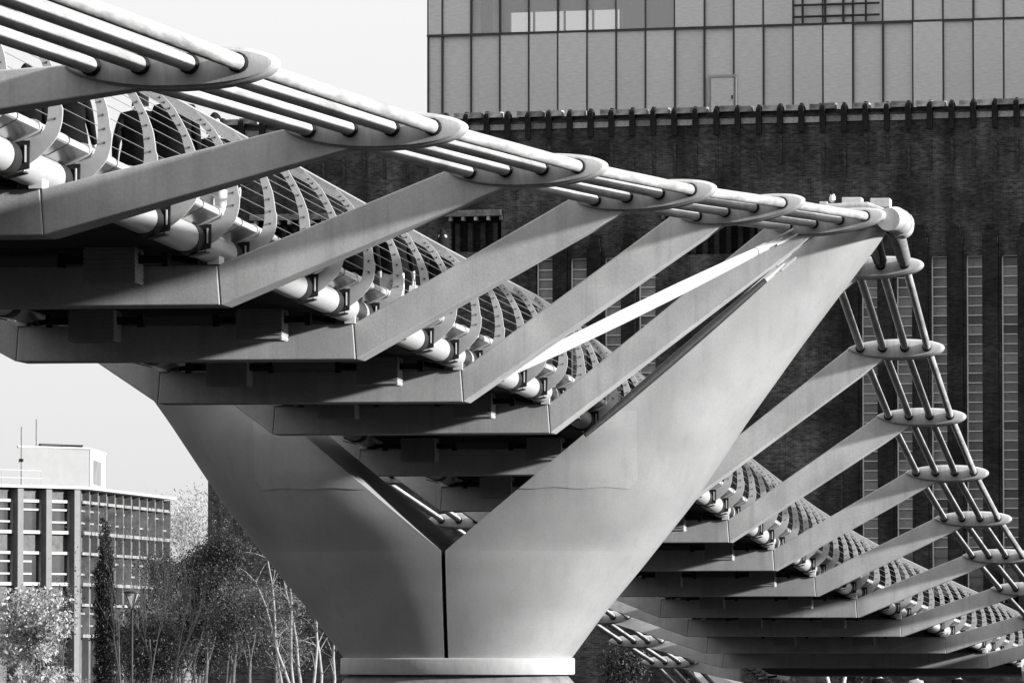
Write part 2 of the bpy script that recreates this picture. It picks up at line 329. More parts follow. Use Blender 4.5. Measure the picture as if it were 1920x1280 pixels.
# balustrade blades (one every two metres)
OUT = [(1.955, .496), (2.035, .548), (2.124, .625), (2.185, .69), (2.228, .76), (2.252, .85), (2.259, .93), (2.259, .985), (2.245, .987), (2.238, 1.06), (2.218, 1.187), (2.163, 1.333), (2.09, 1.474), (2.014, 1.605), (1.94, 1.685), (1.83, 1.79)]
INN = [(1.915, .689), (2.02, .73), (2.079, .757), (2.108, .80), (2.128, .86), (2.137, .93), (2.139, 1.04), (2.124, 1.187), (2.084, 1.342), (2.02, 1.46), (1.95, 1.57), (1.885, 1.64), (1.80, 1.735)]
WIRES_T = [.88, 1.00, 1.12, 1.235, 1.345, 1.445, 1.53, 1.60, 1.655, 1.70]
def mid_at(z):
    xo = ip(z, [p[1] for p in OUT[1:]], [p[0] for p in OUT[1:]]); xi = ip(z, [p[1] for p in INN[2:]], [p[0] for p in INN[2:]]); return (xo + xi) / 2
def blade_mesh(s):
    mb = MB(); n = 30
    zo = np.linspace(0, 1, n)
    def res(P):
        P = np.array(P); d = np.r_[0, np.cumsum(np.hypot(*np.diff(P, axis=0).T))]; d /= d[-1]
        return [(ip(t, d, P[:, 0]), ip(t, d, P[:, 1])) for t in zo]
    o_, i_ = res(OUT), res(INN)
    rings = [[(s * a[0], -.015, a[1]), (s * a[0], .015, a[1]), (s * b[0], .015, b[1]), (s * b[0], -.015, b[1])] for a, b in zip(o_, i_)]
    mb.loft(rings); return mb.mesh('balustrade_blade', 'blade')
def fix_mesh(s):
    mb = MB()
    for z in WIRES_T:
        x = s * mid_at(z); mb.tube([(x, -.03, z), (x, .03, z)], .0105, 6)
    return mb.mesh('wire_fixings', 'black')
def bracket_shade_mesh(s):
    mb = MB(); n = 20; c = (1.78, .56)
    ang = [2 * math.pi * j / n for j in range(n)]
    mb.loft([[(s * (c[0] + r * math.cos(t)), yy, c[1] + r * math.sin(t)) for t in ang] for yy, r in ((-.32, .149), (-.318, .153), (-.02, .153), (-.018, .149))])  # dark ring stands in for the bracket's shadow across the tube
    mb.prism([(s * 1.86, .44), (s * 1.985, .47), (s * 1.99, .70), (s * 1.86, .70)], -.045, -.015)
    mb.prism([(s * 1.80, .385), (s * 1.97, .425), (s * 1.97, .44), (s * 1.80, .40)], -.2, -.0)
    return mb.mesh('bracket_with_shade', 'dark', 30)
def rod_mesh(s):
    mb = MB(); mb.box((s * 1.93 - .008, -.012, .42), (s * 1.93 + .008, .012, .50)); mb.box((s * 1.955 - .006, -.06, .52), (s * 1.955 + .006, -.045, .66)); return mb.mesh('bracket_bolt', 'white')
NOSE = [(1.70, .868), (2.015, .868), (2.045, .862), (2.07, .845), (2.082, .818), (2.078, .79), (2.062, .776), (1.90, .692), (1.70, .66)]
def nose_mesh(s):
    mb = MB()
    def sec(y, e): return [(s * (x + e * (1 if x > 1.8 else 0)), y, z + e * (1 if z > .78 else -.4)) for x, z in NOSE]
    def nose(m_, a, b, e):
        m_.loft([sec(a, e), sec(b, e)]); nf = len(NOSE)
        for j in (6, 7): m_.mi[j] = 1
        return m_
    me = nose(mb, .012, 1.06, 0).mesh('deck_nosing', ['alu', 'fascia'], 35)
    me2 = nose(MB(), 1.075, 1.985, -.006).mesh('deck_nosing_inner', ['alu', 'fascia'], 35)
    me3 = MB().loft([sec(1.055, .004), sec(1.08, .004)]).mesh('nosing_gasket', 'dark', 35)
    me4 = MB().loft([sec(1.90, .006), sec(1.965, .006)]).mesh('nosing_sleeve', 'alu', 35)
    return me, me2, me3, me4
BM = {s: (blade_mesh(s), fix_mesh(s), bracket_shade_mesh(s), rod_mesh(s), nose_mesh(s)) for s in (1, -1)}
for pi_, y in enumerate(POSTS):
    z = zk(y); ox = xo_(y); y2 = POSTS[pi_ + 1] if pi_ + 1 < len(POSTS) else y + 2
    sl_ = math.atan2(zk(y2) - z, y2 - y); az = math.atan2(xo_(y2) - ox, y2 - y)
    for s in (1, -1):
        me, fx, bsh, rd, (n1, n2, n3, n4) = BM[s]; loc = (s * ox, y, z)
        o = ob('balustrade_blade', me, bridge, loc); tag(ob('wire_fixings', fx, o), kind='stuff')
        o2 = ob('bracket_with_shade', bsh, bridge, loc); ob('bracket_bolt', rd, o2)
        # nosing lengths turn about the deck centre line, so offset keeps their ends on the blades
        a = (sl_, 0, -s * az)
        o3 = ob('deck_nosing', n1, bridge, loc, a); ob('deck_nosing_inner', n2, o3); ob('nosing_gasket', n3, o3); ob('nosing_sleeve', n4, o3)
        if y2 - y < 1.9:
            for q in (o3,): q.scale = (1, (y2 - y) / 2, 1)
PY = [POSTS[0] - .3] + POSTS + [POSTS[-1] + .5]
for s in (1, -1):
    for zt in WIRES_T:
        MB().tube([(s * (mid_at(zt) + xo_(y)), y, zk(y) + zt) for y in PY], .0034, 5).build('balustrade_wire', 'wire', bridge)
    rings = []
    for y in PY:
        z, o = zk(y), xo_(y); rings.append([(s * (x + o), y, z + h) for x, h in ((1.835, 1.795), (1.83, 1.812), (1.80, 1.822), (1.66, 1.79), (1.655, 1.772), (1.80, 1.79))])
    MB().loft(rings).build('handrail', 'rail', bridge, smooth=30)

# tuned dampers slung under the deck just in front of each beam
mb = MB(); mb.box((-.25, -.2, 0), (.25, .2, .34)); dbox = mb.mesh('mass_damper', 'damper')
mb = MB(); mb.box((-.256, -.208, 0), (.256, .2, .022)); fin = mb.mesh('fin', 'damper')
bka = MB().box((-.112, -.06, .19), (.112, .06, .27)).mesh('bracket_arm', 'dark'); bkp = MB().box((-.03, -.05, .16), (.03, .05, .3)).mesh('bracket_plate', 'dark')
for y, z in zip(ARM_Y[1:-3], ZK[1:-3]):
    for s in (1, -1):
        o = ob('mass_damper', dbox, bridge, (s * .93, y - .5, z + .19))
        for q in range(7): ob('fin', fin, o, (0, 0, .012 + q * .046))
        for q in (1, -1): ob('bracket_arm', bka, o, (q * .368, 0, 0)); ob('bracket_plate', bkp, o, (q * .512, 0, 0))

# ------------------------------------------------------------------ pier
pier = empty('bridge_pier', (0, PIER_Y, WATER))
tag(pier, 'Y shaped grey steel pier splaying from a pale collar to hold the cables', 'bridge pier')
OZ = [-.17, .45, 1.13, 2.03, 3.16, 4.21, 4.81, 5.62, 5.95]; OX = [1.63, 2.09, 2.66, 3.38, 4.14, 4.90, 5.355, 5.98, 6.2]
IZ = [-.17, 1.33, 2.91, 3.43, 4.5, 5.62, 5.95]; IX = [.03, .03, 1.93, 2.55, 3.73, 4.95, 5.25]
TZ = [-.17, .2, .6, 1.2, 1.8, 2.4, 3.0, 4.0, 5.0, 5.95]; TT = [1.08, 1.17, 1.26, 1.37, 1.42, 1.41, 1.34, 1.12, .86, .60]
NN = 2.15
def pfront(x, z):
    xi, xo, t = ip(z, IZ, IX), ip(z, OZ, OX), ip(z, TZ, TT)
    u = min(1, max(0, (x - xi) / (xo - xi))); return -t * (1 - u ** NN) ** (1 / NN)
zs = sorted(set(list(np.linspace(-.17, 5.93, 42)) + [1.33]))
for s in (1, -1):
    rings = []
    for z in zs:
        xi, xo, t = ip(z, IZ, IX), ip(z, OZ, OX), ip(z, TZ, TT); ring = []
        N = 34
        for k in range(2 * N + 1):
            th = -math.pi / 2 + math.pi * k / (2 * N)
            cx, sy = max(0, math.cos(th)), math.sin(th)
            ring.append((s * (xi + (xo - xi) * cx ** (2 / NN)), math.copysign(abs(sy) ** (2 / NN) * t, sy), z - WATER))
        rings.append(ring)
    o = MB().loft(rings).build('pier_arm', 'pier', pier, smooth=35)
    # slightly lighter sheet lying just off the front of the arm
    mb = MB(); nx_, nz_ = 14, 12; V = []; F = []
    for a in range(nx_ + 1):
        for b in range(nz_ + 1):
            xr = 2.72; z1 = 3.28
            X = .95 + (xr - .95) * a / nx_
            zl = 2.2 + (max(0, .14 - math.sqrt(max(0, .14 ** 2 - max(0, X - (xr - .14)) ** 2))) if X > xr - .14 else 0) + .012 * math.sin(X * 9)
            Z = zl + (z1 - zl) * b / nz_
            X2 = max(X, ip(Z, IZ, IX) + .004)
            V.append((s * X2, pfront(X2, Z) - .007, Z - WATER))
    for a in range(nx_):
        for b in range(nz_):
            i0 = a * (nz_ + 1) + b; F.append((i0, i0 + nz_ + 1, i0 + nz_ + 2, i0 + 1))
    p_ = mb.add(V, F).build('front_sheet', 'patch', o, smooth=25)
def plan(wx, wy, z, n=64, e=2.4): return [(math.copysign(abs(math.cos(t)) ** (2 / e), math.cos(t)) * wx, math.copysign(abs(math.sin(t)) ** (2 / e), math.sin(t)) * wy, z - WATER) for t in [2 * math.pi * k / n for k in range(n)]]
MB().loft([plan(1.655, 1.12, -.405), plan(1.665, 1.13, -.39), plan(1.665, 1.13, -.185), plan(1.65, 1.115, -.172)]).build('collar', 'collar', pier, smooth=35)
MB().loft([plan(1.56, 1.03, -.42), plan(1.58, 1.05, -.40)][::-1] + [plan(1.60, 1.07, -.46), plan(1.70, 1.2, -.58), plan(1.95, 1.6, -2.5), plan(2.3, 2.0, -9)]).build('base', 'darkconc', pier, smooth=35)
# saddle head on each arm: top plate, round saddle drum, cable sleeves
for s in (1, -1):
    def sx(P): return [(s * x, y - PIER_Y, z - WATER) for x, y, z in P]
    MB().tube(sx([(6.26, -.85, 5.91), (6.27, .2, 5.985), (6.28, .9, 5.985)]), [.16, .175, .175], 20).build('saddle_drum', 'clamp', pier, smooth=40)
    MB().tube(sx([(6.28, .9, 5.985), (6.28, 1.12, 5.975), (6.28, 1.30, 5.93), (6.28, 1.36, 5.88)]), [.19, .195, .175, .12], 20).build('drum_cap', 'steel', pier, smooth=40)
    MB().loft([[(s * x, y_, z - WATER) for x, z in ((5.02, 5.81), (6.16, 5.885), (6.2, 6.10), (5.9, 6.22), (5.3, 6.20), (5.05, 6.05))] for y_ in (-.55, .45)]).build('saddle_block', 'clamp', pier, bevel=.04)
    for q, (xa_, xb_, z0_, z1_) in enumerate(((5.18, 5.30, 6.16, 6.26), (5.50, 5.78, 6.21, 6.315), (5.90, 6.18, 6.17, 6.30))):
        mb = MB(); mb.box((min(s * xa_, s * xb_), -.15, z0_ - WATER), (max(s * xa_, s * xb_), .2, z1_ - WATER)); mb.build('saddle_keeper', 'steel', pier, bevel=.01)
    for k in range(4):
        x0 = 4.90 + .77 + CAB[k]
        MB().tube(sx([(x0, 1.0, 5.93), (x0 - .0, 1.9, 5.86), (x0 - .005, 3.3, 5.60)]), [.125, .125, .10] if k > 1 else [.09, .09, .08], 14).build('cable_sleeve', 'sleeve' if k == 3 else 'dark', pier, smooth=40)

# viscous dampers between pier head and deck edge
def viscous(pts, radii, label, mname):
    d = empty('viscous_damper', pts[0]); tag(d, label, 'damper', 'viscous dampers at the pier')
    o = Vector(pts[0]); P = [Vector(p) - o for p in pts]; a, b = P[0], P[-1]
    def at(t): return a + (b - a) * t
    body = MB().tube([at(t) for t in (.0, .06, .2, .4, .6, .78, .86)], [radii[0] * f for f in (.45, .62, .9, 1, .95, .75, .6)], 18).build('body', mname, d, smooth=40)
    MB().tube([at(.862), at(.90)], radii[0] * .66, 16).build('gland', 'alu', d, smooth=40)
    MB().tube([at(.902), at(.955)], radii[0] * .42, 12).build('piston_rod', 'alu', d, smooth=40)
    ax = (b - a).normalized(); up = Vector((0, -1, 0)) - ax * ax.dot(Vector((0, -1, 0))); up.normalize(); side = ax.cross(up)
    for q in (-1, 1):
        mb = MB(); c = side * (q * .045); r = [at(.93) + c, at(1.0) + c]
        V = []
        for e in (-.012, .012):
            for pnt, hw in ((r[0], .02), (r[1], .05)):
                for f in (-1, 1): V.append(pnt + up * (f * hw) + side * e)
        mb.add(V, [(0, 1, 3, 2), (4, 6, 7, 5), (0, 2, 6, 4), (1, 5, 7, 3), (0, 4, 5, 1), (2, 3, 7, 6)]).build('clevis', 'clamp', d)
    return d
viscous([(2.25, -11.3, 3.27), (5.21, -3.76, 5.53)], [.088], 'bright white tapered strut sloping up to the pier head in front of it', 'white')
viscous([(2.24, -2.6, 2.87), (4.95, -1.0, 5.40)], [.062], 'dark round strut lying along the inner edge of the right pier arm', 'dark')
viscous([(2.6, 9.5, 3.0), (5.0, 2.0, 5.35)], [.045], 'thin dark strut rising behind the right pier arm to its head', 'dark')

# ------------------------------------------------------------------ the brick gallery building across the river bank
TA = -R_(9.1)
hall = empty('brick_building', (-23.854, 175.954, 0), TA)
tag(hall, 'huge dark sooty brick building with tall slit windows and a glass storey on top', 'building')
S0, S1, TOP = -13.3, 45., 22.45
WINS = [(c - .39, c + .39, 1.8, 16.55) for c in (1.45, 2.97, 4.49, 6.0)] + [(c - .36, c + .36, 1.8, 16.35) for c in (15.74, 17.25, 18.75, 20.26, 21.77, 23.28, 24.79)]
PANELS = [(-11.65, -6.5, 16.4, 18.42), (-2.76, -.48, 16.9, 18.42), (6.75, 10.9, 16.6, 18.3)]
def wall_with_openings(opens, s0, s1, z0, z1, depth):
    mb = MB(); xs = sorted({s0, s1} | {o[0] for o in opens} | {o[1] for o in opens}); zs_ = sorted({z0, z1} | {o[2] for o in opens} | {o[3] for o in opens})
    for a, b in zip(xs[:-1], xs[1:]):
        for c, d in zip(zs_[:-1], zs_[1:]):
            mx, mz = (a + b) / 2, (c + d) / 2
            if not any(o[0] < mx < o[1] and o[2] < mz < o[3] for o in opens): mb.add([(a, 0, c), (b, 0, c), (b, 0, d), (a, 0, d)], [(0, 1, 2, 3)])
    for a, b, c, d in opens:
        mb.add([(a, 0, c), (b, 0, c), (b, 0, d), (a, 0, d), (a, depth, c), (b, depth, c), (b, depth, d), (a, depth, d)], [(0, 1, 5, 4), (1, 2, 6, 5), (2, 3, 7, 6), (3, 0, 4, 7)])
    return mb
mb = wall_with_openings(WINS + PANELS, S0, S1, BANK, TOP, .45)
mb.add([(S0, 0, BANK), (S0, 21, BANK), (S0, 21, TOP), (S0, 0, TOP), (S1, 0, BANK), (S1, 21, BANK), (S1, 21, TOP), (S1, 0, TOP)], [(0, 1, 2, 3), (4, 7, 6, 5), (1, 5, 6, 2), (3, 2, 6, 7)])
mb.build('wall', 'brick', hall)
MB().box((S0 - .75, .6, BANK), (S0 - .004, 20, 7.4)).build('lower_wing', 'brick', hall)
for a, b, c, d in PANELS:
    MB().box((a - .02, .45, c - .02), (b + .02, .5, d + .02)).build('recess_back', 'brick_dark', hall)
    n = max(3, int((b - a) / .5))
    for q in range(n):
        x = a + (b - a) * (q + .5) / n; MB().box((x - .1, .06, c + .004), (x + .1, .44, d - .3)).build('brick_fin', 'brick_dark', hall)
    MB().box((a - .25, -.16, d + .006), (b + .02, .3, d + .27)).build('ledge_stone', 'stone', hall, bevel=.02)
    for q in range(n + 1):
        x = a + (b - a) * q / n; MB().box((x - .06, -.10, d - .17), (x + .06, .16, d + .003)).build('corbel', 'stone', hall)
# window strips, each with panes between glazing bars
PH = .405
for wi, (a, b, c, d) in enumerate(WINS):
    f = MB(); f.box((a, .28, c), (a + .05, .36, d)); f.box((b - .05, .28, c), (b, .36, d)); f.box((a + .05, .28, d - .06), (b - .05, .36, d))
    wn = f.build('window', 'bar', hall)
    nvis = 18 if wi < 4 else 36
    if wi > 8: nvis = 24
    nall = int((d - c) / PH); rest = MB(); pm = MB(); pm.box((a + .052, .33, 0), (b - .052, .345, PH - .035)); pme = pm.mesh('pane', 'pane')
    bm_ = MB(); bm_.box((a + .052, .27, -.035), (b - .052, .36, 0)); bme = bm_.mesh('glazing_bar', 'bar')
    for q in range(nall):
        z0 = d - .06 - PH * (q + 1)
        if z0 < c: break
        if q < nvis and q < 30:
            ob('pane', pme, wn, (0, random.uniform(-.006, .006), z0), (R_(random.uniform(-1.2, 1.2)), 0, 0)); ob('glazing_bar', bme, wn, (0, 0, z0))
        else: rest.box((a + .052, .33, z0), (b - .052, .345, z0 + PH - .035)); rest.box((a + .052, .27, z0 - .035), (b - .052, .36, z0), 0)
    if rest.v: tag(rest.build('lower_panes', 'pane', wn), kind='stuff')
# projecting piers between windows with stepped caps
def wpier(x, w_, zt):
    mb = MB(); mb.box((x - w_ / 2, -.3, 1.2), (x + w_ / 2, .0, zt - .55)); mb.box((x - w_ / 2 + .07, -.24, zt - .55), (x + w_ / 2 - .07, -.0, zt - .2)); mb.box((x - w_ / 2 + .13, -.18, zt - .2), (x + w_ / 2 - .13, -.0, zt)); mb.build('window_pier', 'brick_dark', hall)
for x in (2.21, 3.73, 5.25): wpier(x, .62, 17.55)
for x in (14.98, 16.5, 18.0, 19.5, 21.02, 22.53, 24.04): wpier(x, .66, 17.65)
# parapet: brick piers with stone pieces between
x = S0 + .1; n = 0
pp = MB(); pp.box((-.11, -.2, 21.7), (.11, .25, 22.72)); pp.add([(-.11, -.2, 22.72), (.11, -.2, 22.72), (.11, .25, 22.72), (-.11, .25, 22.72), (-.04, -.1, 22.92), (.04, -.1, 22.92), (.04, .2, 22.92), (-.04, .2, 22.92)], [(0, 1, 5, 4), (1, 2, 6, 5), (2, 3, 7, 6), (3, 0, 4, 7), (4, 5, 6, 7)]); ppm = pp.mesh('parapet_pier', 'brick_dark')
c1 = MB().box((.12, -.14, 22.64), (.81, .3, 22.88)).mesh('coping_stone', 'stone'); c2 = MB().box((.14, -.07, 22.12), (.79, .2, 22.36)).mesh('band_stone', 'stone'); c3 = MB().box((.14, 0, 22.0), (.79, .3, 22.64)).mesh('parapet_brickwork', 'brick_dark')
pm_ = MB().box((-.07, -.05, 20.4), (.07, -.001, 21.69)).mesh('brick_strip', 'brick')
while x < 40:
    ob('parapet_pier', ppm, hall, (x, 0, random.uniform(-.02, .02))); ob('brick_strip', pm_, hall, (x, 0, random.uniform(-.9, .0)))
    ob('coping_stone', c1, hall, (x, random.uniform(-.01, .01), random.uniform(-.025, .025)), (0, R_(random.uniform(-.8, .8)), 0)); ob('band_stone', c2, hall, (x, random.uniform(-.02, .02), random.uniform(-.02, .02))); ob('parapet_brickwork', c3, hall, (x, .004, 0))
    x += .93; n += 1
# glass storey
LY = 4.0; LZ0, LZ1, LZ2 = 22.5, 26.68, 31.5
edges = [-5.07, -4.42] + [-4.42 + 1.322 * k for k in range(1, 28)]
gp = {}
def panel(a, b, z0, z1, name, m):
    key = (round(b - a, 3), z0, z1, m)
    if key not in gp: gp[key] = MB().box((0.03, 0, z0), (b - a - .03, .05, z1)).mesh(name, m)
    ob(name, gp[key], hall, (a, LY + random.uniform(-.008, .008), 0), (R_(random.uniform(-.15, .15)), 0, R_(random.uniform(-.2, .2))))
for q, (a, b) in enumerate(zip(edges[:-1], edges[1:])):
    panel(a, b, LZ0, LZ1 - .05, 'glass_panel', 'lbglass')
    see = 2 <= q <= 8
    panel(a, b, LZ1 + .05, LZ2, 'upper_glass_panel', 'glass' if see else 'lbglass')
    MB().box((a - .035, LY - .06, LZ0), (a + .035, LY + .1, LZ2)).build('mullion', 'mullion', hall)
MB().box((edges[0] - .05, LY - .075, LZ1 - .05), (edges[-1], LY + .12, LZ1 + .045)).build('transom', 'mullion', hall)
MB().box((edges[0], LY + .14, LZ1 - .4), (edges[-1], LY + 12, LZ1 - .1)).build('storey_floor', 'bgrey', hall)
MB().box((edges[0], LY + .14, 29.6), (edges[-1], LY + 12, 29.9)).build('storey_ceiling', 'bgrey', hall)
MB().box((edges[0] + .02, LY + .3, LZ0), (edges[-1], LY + .4, LZ1 - .42)).build('storey_backing', 'bgrey', hall)
bw_ = wall_with_openings([(-4.7, .6, 27.55, 28.78)], edges[0], edges[-1], LZ1 - .09, 29.6, .2); bw_.v = [(x_, y_ + LY + 11, z_) for x_, y_, z_ in bw_.v]; bw_.build('inner_wall', 'bgrey', hall)
MB().box((edges[0] - .04, LY + .02, LZ0), (edges[0] - .005, LY + 12, LZ2)).build('end_wall', 'lbglass', hall)
for xx in (-3.55, -2.1, -.75, .55):
    MB().box((xx - .05, LY + 11.0 - .06, 27.5), (xx + .05, LY + 10.99, 28.8)).build('inner_mullion', 'dark', hall)
for xx in (-3.4, 5.7, 7.5): MB().box((xx - .2, LY + 3, LZ1 - .08), (xx + .2, LY + 3.5, 29.58)).build('inner_column', 'dark', hall)
for zz in (27.0, 27.5): MB().tube([(11.5, LY - .16, zz), (15.3, LY - .16, zz)], .05, 8).build('reflection_bar', 'dark', hall)  # dark bars added outside the glass to imitate a structure mirrored in it
for xx in (11.9, 12.9, 13.7, 14.7): MB().box((xx - .04, LY - .2, LZ1 + .05), (xx + .04, LY - .11, 28.2)).build('reflection_post', 'dark', hall)
mb = MB(); mb.box((7.66, LY - .14, 23.0), (7.74, LY - .085, 24.58)); mb.box((8.86, LY - .14, 23.0), (8.94, LY - .085, 24.58)); mb.box((7.66, LY - .142, 24.5), (8.94, LY - .083, 24.6)); dr = mb.build('roof_door', 'bwhite', hall)
MB().box((7.8, LY - .12, 23.0), (8.8, LY - .07, 24.46)).build('door_leaf', 'lbglass', dr)
MB().box((8.72, LY - .17, 23.55), (8.78, LY - .12, 23.7)).build('door_handle', 'dark', dr)

# ------------------------------------------------------------------ abutment and what stands at the south landing
ab = MB(); ab.loft([[(-3.4, 86, BANK), (3.4, 86, BANK), (3.4, 95.9, BANK), (-3.4, 95.9, BANK)], [(-3.9, 86, -1.62), (3.9, 86, -1.62), (3.9, 95.9, -1.66), (-3.9, 95.9, -1.66)]])
abt = ab.build('abutment', 'darkconc'); tag(abt, 'dark concrete abutment block under the far end of the footbridge', 'abutment')
mb = MB(); mb.loft([[(-6.05, 84.5, -.47), (-4.1, 84.5, -1.34), (-4.6, 84.5, -2.6), (-4.95, 84.5, -2.6)], [(-6.0, 88, -.55), (-4.1, 88, -1.40), (-4.6, 88, -2.6), (-4.95, 88, -2.6)]])
tag(mb.build('ramp_soffit', 'white'), 'pale slanted concrete ramp wedge under the far left bridge arms', 'ramp')

# ------------------------------------------------------------------ low office block at far left with rooftop plant room
block = empty('office_block', (-49.67, 208.68, BANK))
tag(block, 'low dark office block with pale window bands and vertical fins behind the trees', 'building')
def L2(p): return (p[0] + 49.67, p[1] - 208.68, p[2] - BANK)
RZ = 7.6
def facade(p0, p1, nb, outward, zr, proj=.25):
    p0, p1 = Vector(p0), Vector(p1); L = (p1 - p0).length; e = (p1 - p0) / L; nrm = Vector(outward).normalized()
    def q(sv, dep, z): v = p0 + e * sv - nrm * dep; return L2((v.x, v.y, z))
    def bx(mb, s0, s1, d0, d1, z0, z1): mb.add([q(s0, d0, z0), q(s1, d0, z0), q(s1, d1, z0), q(s0, d1, z0), q(s0, d0, z1), q(s1, d0, z1), q(s1, d1, z1), q(s0, d1, z1)], [(0, 3, 2, 1), (4, 5, 6, 7), (0, 1, 5, 4), (1, 2, 6, 5), (2, 3, 7, 6), (3, 0, 4, 7)]); return mb
    bw__ = L / nb; op = 0 if proj > .2 else .2
    bx(MB(), 0, L, .3, .6, BANK, zr).build('wall', 'spandrel', block)
    for k in range(nb + 1):
        s0 = k * bw__; bx(MB(), s0 - .12 * (proj > .2) - .07, s0 + .12 * (proj > .2) + .07, -proj, .29, BANK, zr - .05).build('column', 'col', block)
    for k in range(nb):
        s0, s1 = k * bw__ + .14, (k + 1) * bw__ - .14
        for zt in (zr - .55, zr - 3.05, zr - 5.55):
            zb = zt - 1.65
            f = MB(); bx(f, s0, s1, .1 - op, .28, zt - .14, zt); bx(f, s0, s1, .05 - op, .28, zb, zb + .16); bx(f, s0, s0 + .08, .1, .28, zb + .16, zt - .14); bx(f, s1 - .08, s1, .1 - op, .28, zb + .16, zt - .14)
            for fr in (.32, .68): 
                if random.random() < .85: bx(f, s0 + .08, s1 - .08 - (random.random() < .4) * .35 * (s1 - s0), .13, .28, zb + (zt - zb) * fr, zb + (zt - zb) * fr + .09)
            wo = f.build('window', 'bwhite' if proj > .2 else 'bmid', block); bx(MB(), s0 + .082, s1 - .082, .24, .292, zb + .142, zt - .122).build('pane', 'bpane', wo)
facade((-57.2, 196.9, 0), (-49.9, 208.3, 0), 7, (.84, -.54, 0), RZ)
facade((-49.67, 208.68, 0), (-49.62, 230.9, 0), 11, (1, 0, 0), RZ, .04)
mb = MB(); poly = [(-57.4, 196.6), (-49.7, 208.1), (-49.3, 208.7), (-49.3, 231.2), (-62, 231.2), (-70, 205)]
mb.loft([[L2((x, y, RZ)) for x, y in poly], [L2((x, y, RZ + .13)) for x, y in poly]]).build('roof', 'bwhite', block)
mb = MB(); poly = [(-57, 197.4), (-50.1, 208.6), (-50, 230.8), (-61.5, 230.8), (-69, 205.2)]
mb.loft([[L2((x, y, BANK)) for x, y in poly], [L2((x, y, RZ - .004)) for x, y in poly]]).build('inner_core', 'spandrel', block)
pent = [(-52.42, 207.3), (-49.75, 211.2), (-50.75, 219.6), (-54.6, 219.6)]
plant = empty('rooftop_plant_room', (-51, 212, RZ + .13)); tag(plant, 'pale grey rooftop plant room with a white end wall on the office block', 'plant room')
def L3(p): return (p[0] + 51, p[1] - 212, p[2] - RZ - .13)
MB().loft([[L3((x, y, RZ + .132)) for x, y in pent], [L3((x, y, 9.62)) for x, y in pent]]).build('cladding', 'plant', plant)
cap = [(-52.5, 207.2), (-49.68, 211.15), (-50.65, 219.7), (-54.7, 219.7)]
MB().loft([[L3((x, y, 9.624)) for x, y in cap], [L3((x, y, 9.70)) for x, y in cap]]).build('roof_edge', 'bwhite', plant)
MB().loft([[L3((x, y, 9.72)) for x, y in ((-51.6, 208.8), (-50.2, 211.6), (-51.5, 217), (-53.4, 216))], [L3((x, y, 9.84)) for x, y in ((-51.7, 208.7), (-50.1, 211.5), (-51.5, 217), (-53.5, 216))]]).build('roof_hatch', 'dark', plant)
MB().loft([[L3((x, y, RZ + .132)) for x, y in ((-49.735, 211.2), (-49.70, 211.2), (-50.70, 219.6), (-50.735, 219.6))], [L3((x, y, 9.62)) for x, y in ((-49.735, 211.2), (-49.70, 211.2), (-50.70, 219.6), (-50.735, 219.6))]]).build('end_wall', 'white', plant)
MB().loft([[L3((x, y, RZ + .35)) for x, y in ((-49.90, 212.8), (-49.87, 212.8), (-50.36, 217.0), (-50.39, 217.0))], [L3((x, y, 9.15)) for x, y in ((-49.90, 212.8), (-49.87, 212.8), (-50.36, 217.0), (-50.39, 217.0))]]).build('door', 'pane', plant)
for (mx_, my_, mz0, mz1, lb) in ((-52.27, 207.2, RZ + .13, 10.6, 'thin mast nearest the left edge of the rooftop plant room'), (-51.75, 208.2, 9.70, 11.0, 'taller thin mast standing on the plant room roof')):
    a_ = MB().tube([(mx_, my_, mz0), (mx_, my_, mz1)], .028, 6).build('antenna_mast', 'col'); tag(a_, lb, 'mast', 'masts on the roof')
    if mz1 < 10.7: MB().box((mx_ - .09, my_ - .09, 8.9), (mx_ + .09, my_ + .09, 9.05)).build('mast_box', 'dark', a_)
rl = empty('roof_railing', (-52.3, 206.0, RZ + .13)); tag(rl, 'thin pale guard rail along the office block roof edge', 'railing')
ra, rb_ = Vector((-55.5, 200.2, RZ + .13)), Vector((-51.2, 206.9, RZ + .13))
for h_ in (.35, .72): MB().tube([ra + Vector((0, 0, h_)) - rl.location, rb_ + Vector((0, 0, h_)) - rl.location], .022, 6).build('rail', 'bwhite', rl)
for k in range(7):
    p_ = ra + (rb_ - ra) * k / 6 - rl.location; MB().tube([p_, p_ + Vector((0, 0, .72))], .022, 6).build('rail_post', 'bwhite', rl)

# ------------------------------------------------------------------ trees and shrubs
def leaves(centers, radii, n, size, drop=.25, aspect=.5, seed=1):
    r = np.random.default_rng(seed); C_ = np.array(centers); RR = np.array(radii); wgt = np.prod(RR, axis=1) ** .75; idx = r.choice(len(C_), n, p=wgt / wgt.sum())
    d = r.normal(size=(n, 3)); d /= np.linalg.norm(d, axis=1)[:, None]; d *= (r.random((n, 1)) ** .45)
    P = C_[idx] + d * RR[idx]
    u = r.normal(size=(n, 3)); u[:, 2] -= drop; u /= np.linalg.norm(u, axis=1)[:, None]
    v = np.cross(u, r.normal(size=(n, 3))); v /= np.linalg.norm(v, axis=1)[:, None]
    s = size * (.6 + .8 * r.random((n, 1))); nrm = np.cross(u, v)
    A = P; B = P + u * s * .5 + v * s * aspect * .5 + nrm * s * .08; Cc = P + u * s; D = P + u * s * .5 - v * s * aspect * .5 + nrm * s * .08
    V = np.stack([A, B, Cc, D], 1).reshape(-1, 3); F = np.arange(4 * n).reshape(-1, 4)
    return V, F
def leafobj(name, V, F, m, parent):
    me = bpy.data.meshes.new(name); me.from_pydata(V.tolist(), [], F.tolist()); me.materials.append(M[m]); me.update(); return ob(name, me, parent)
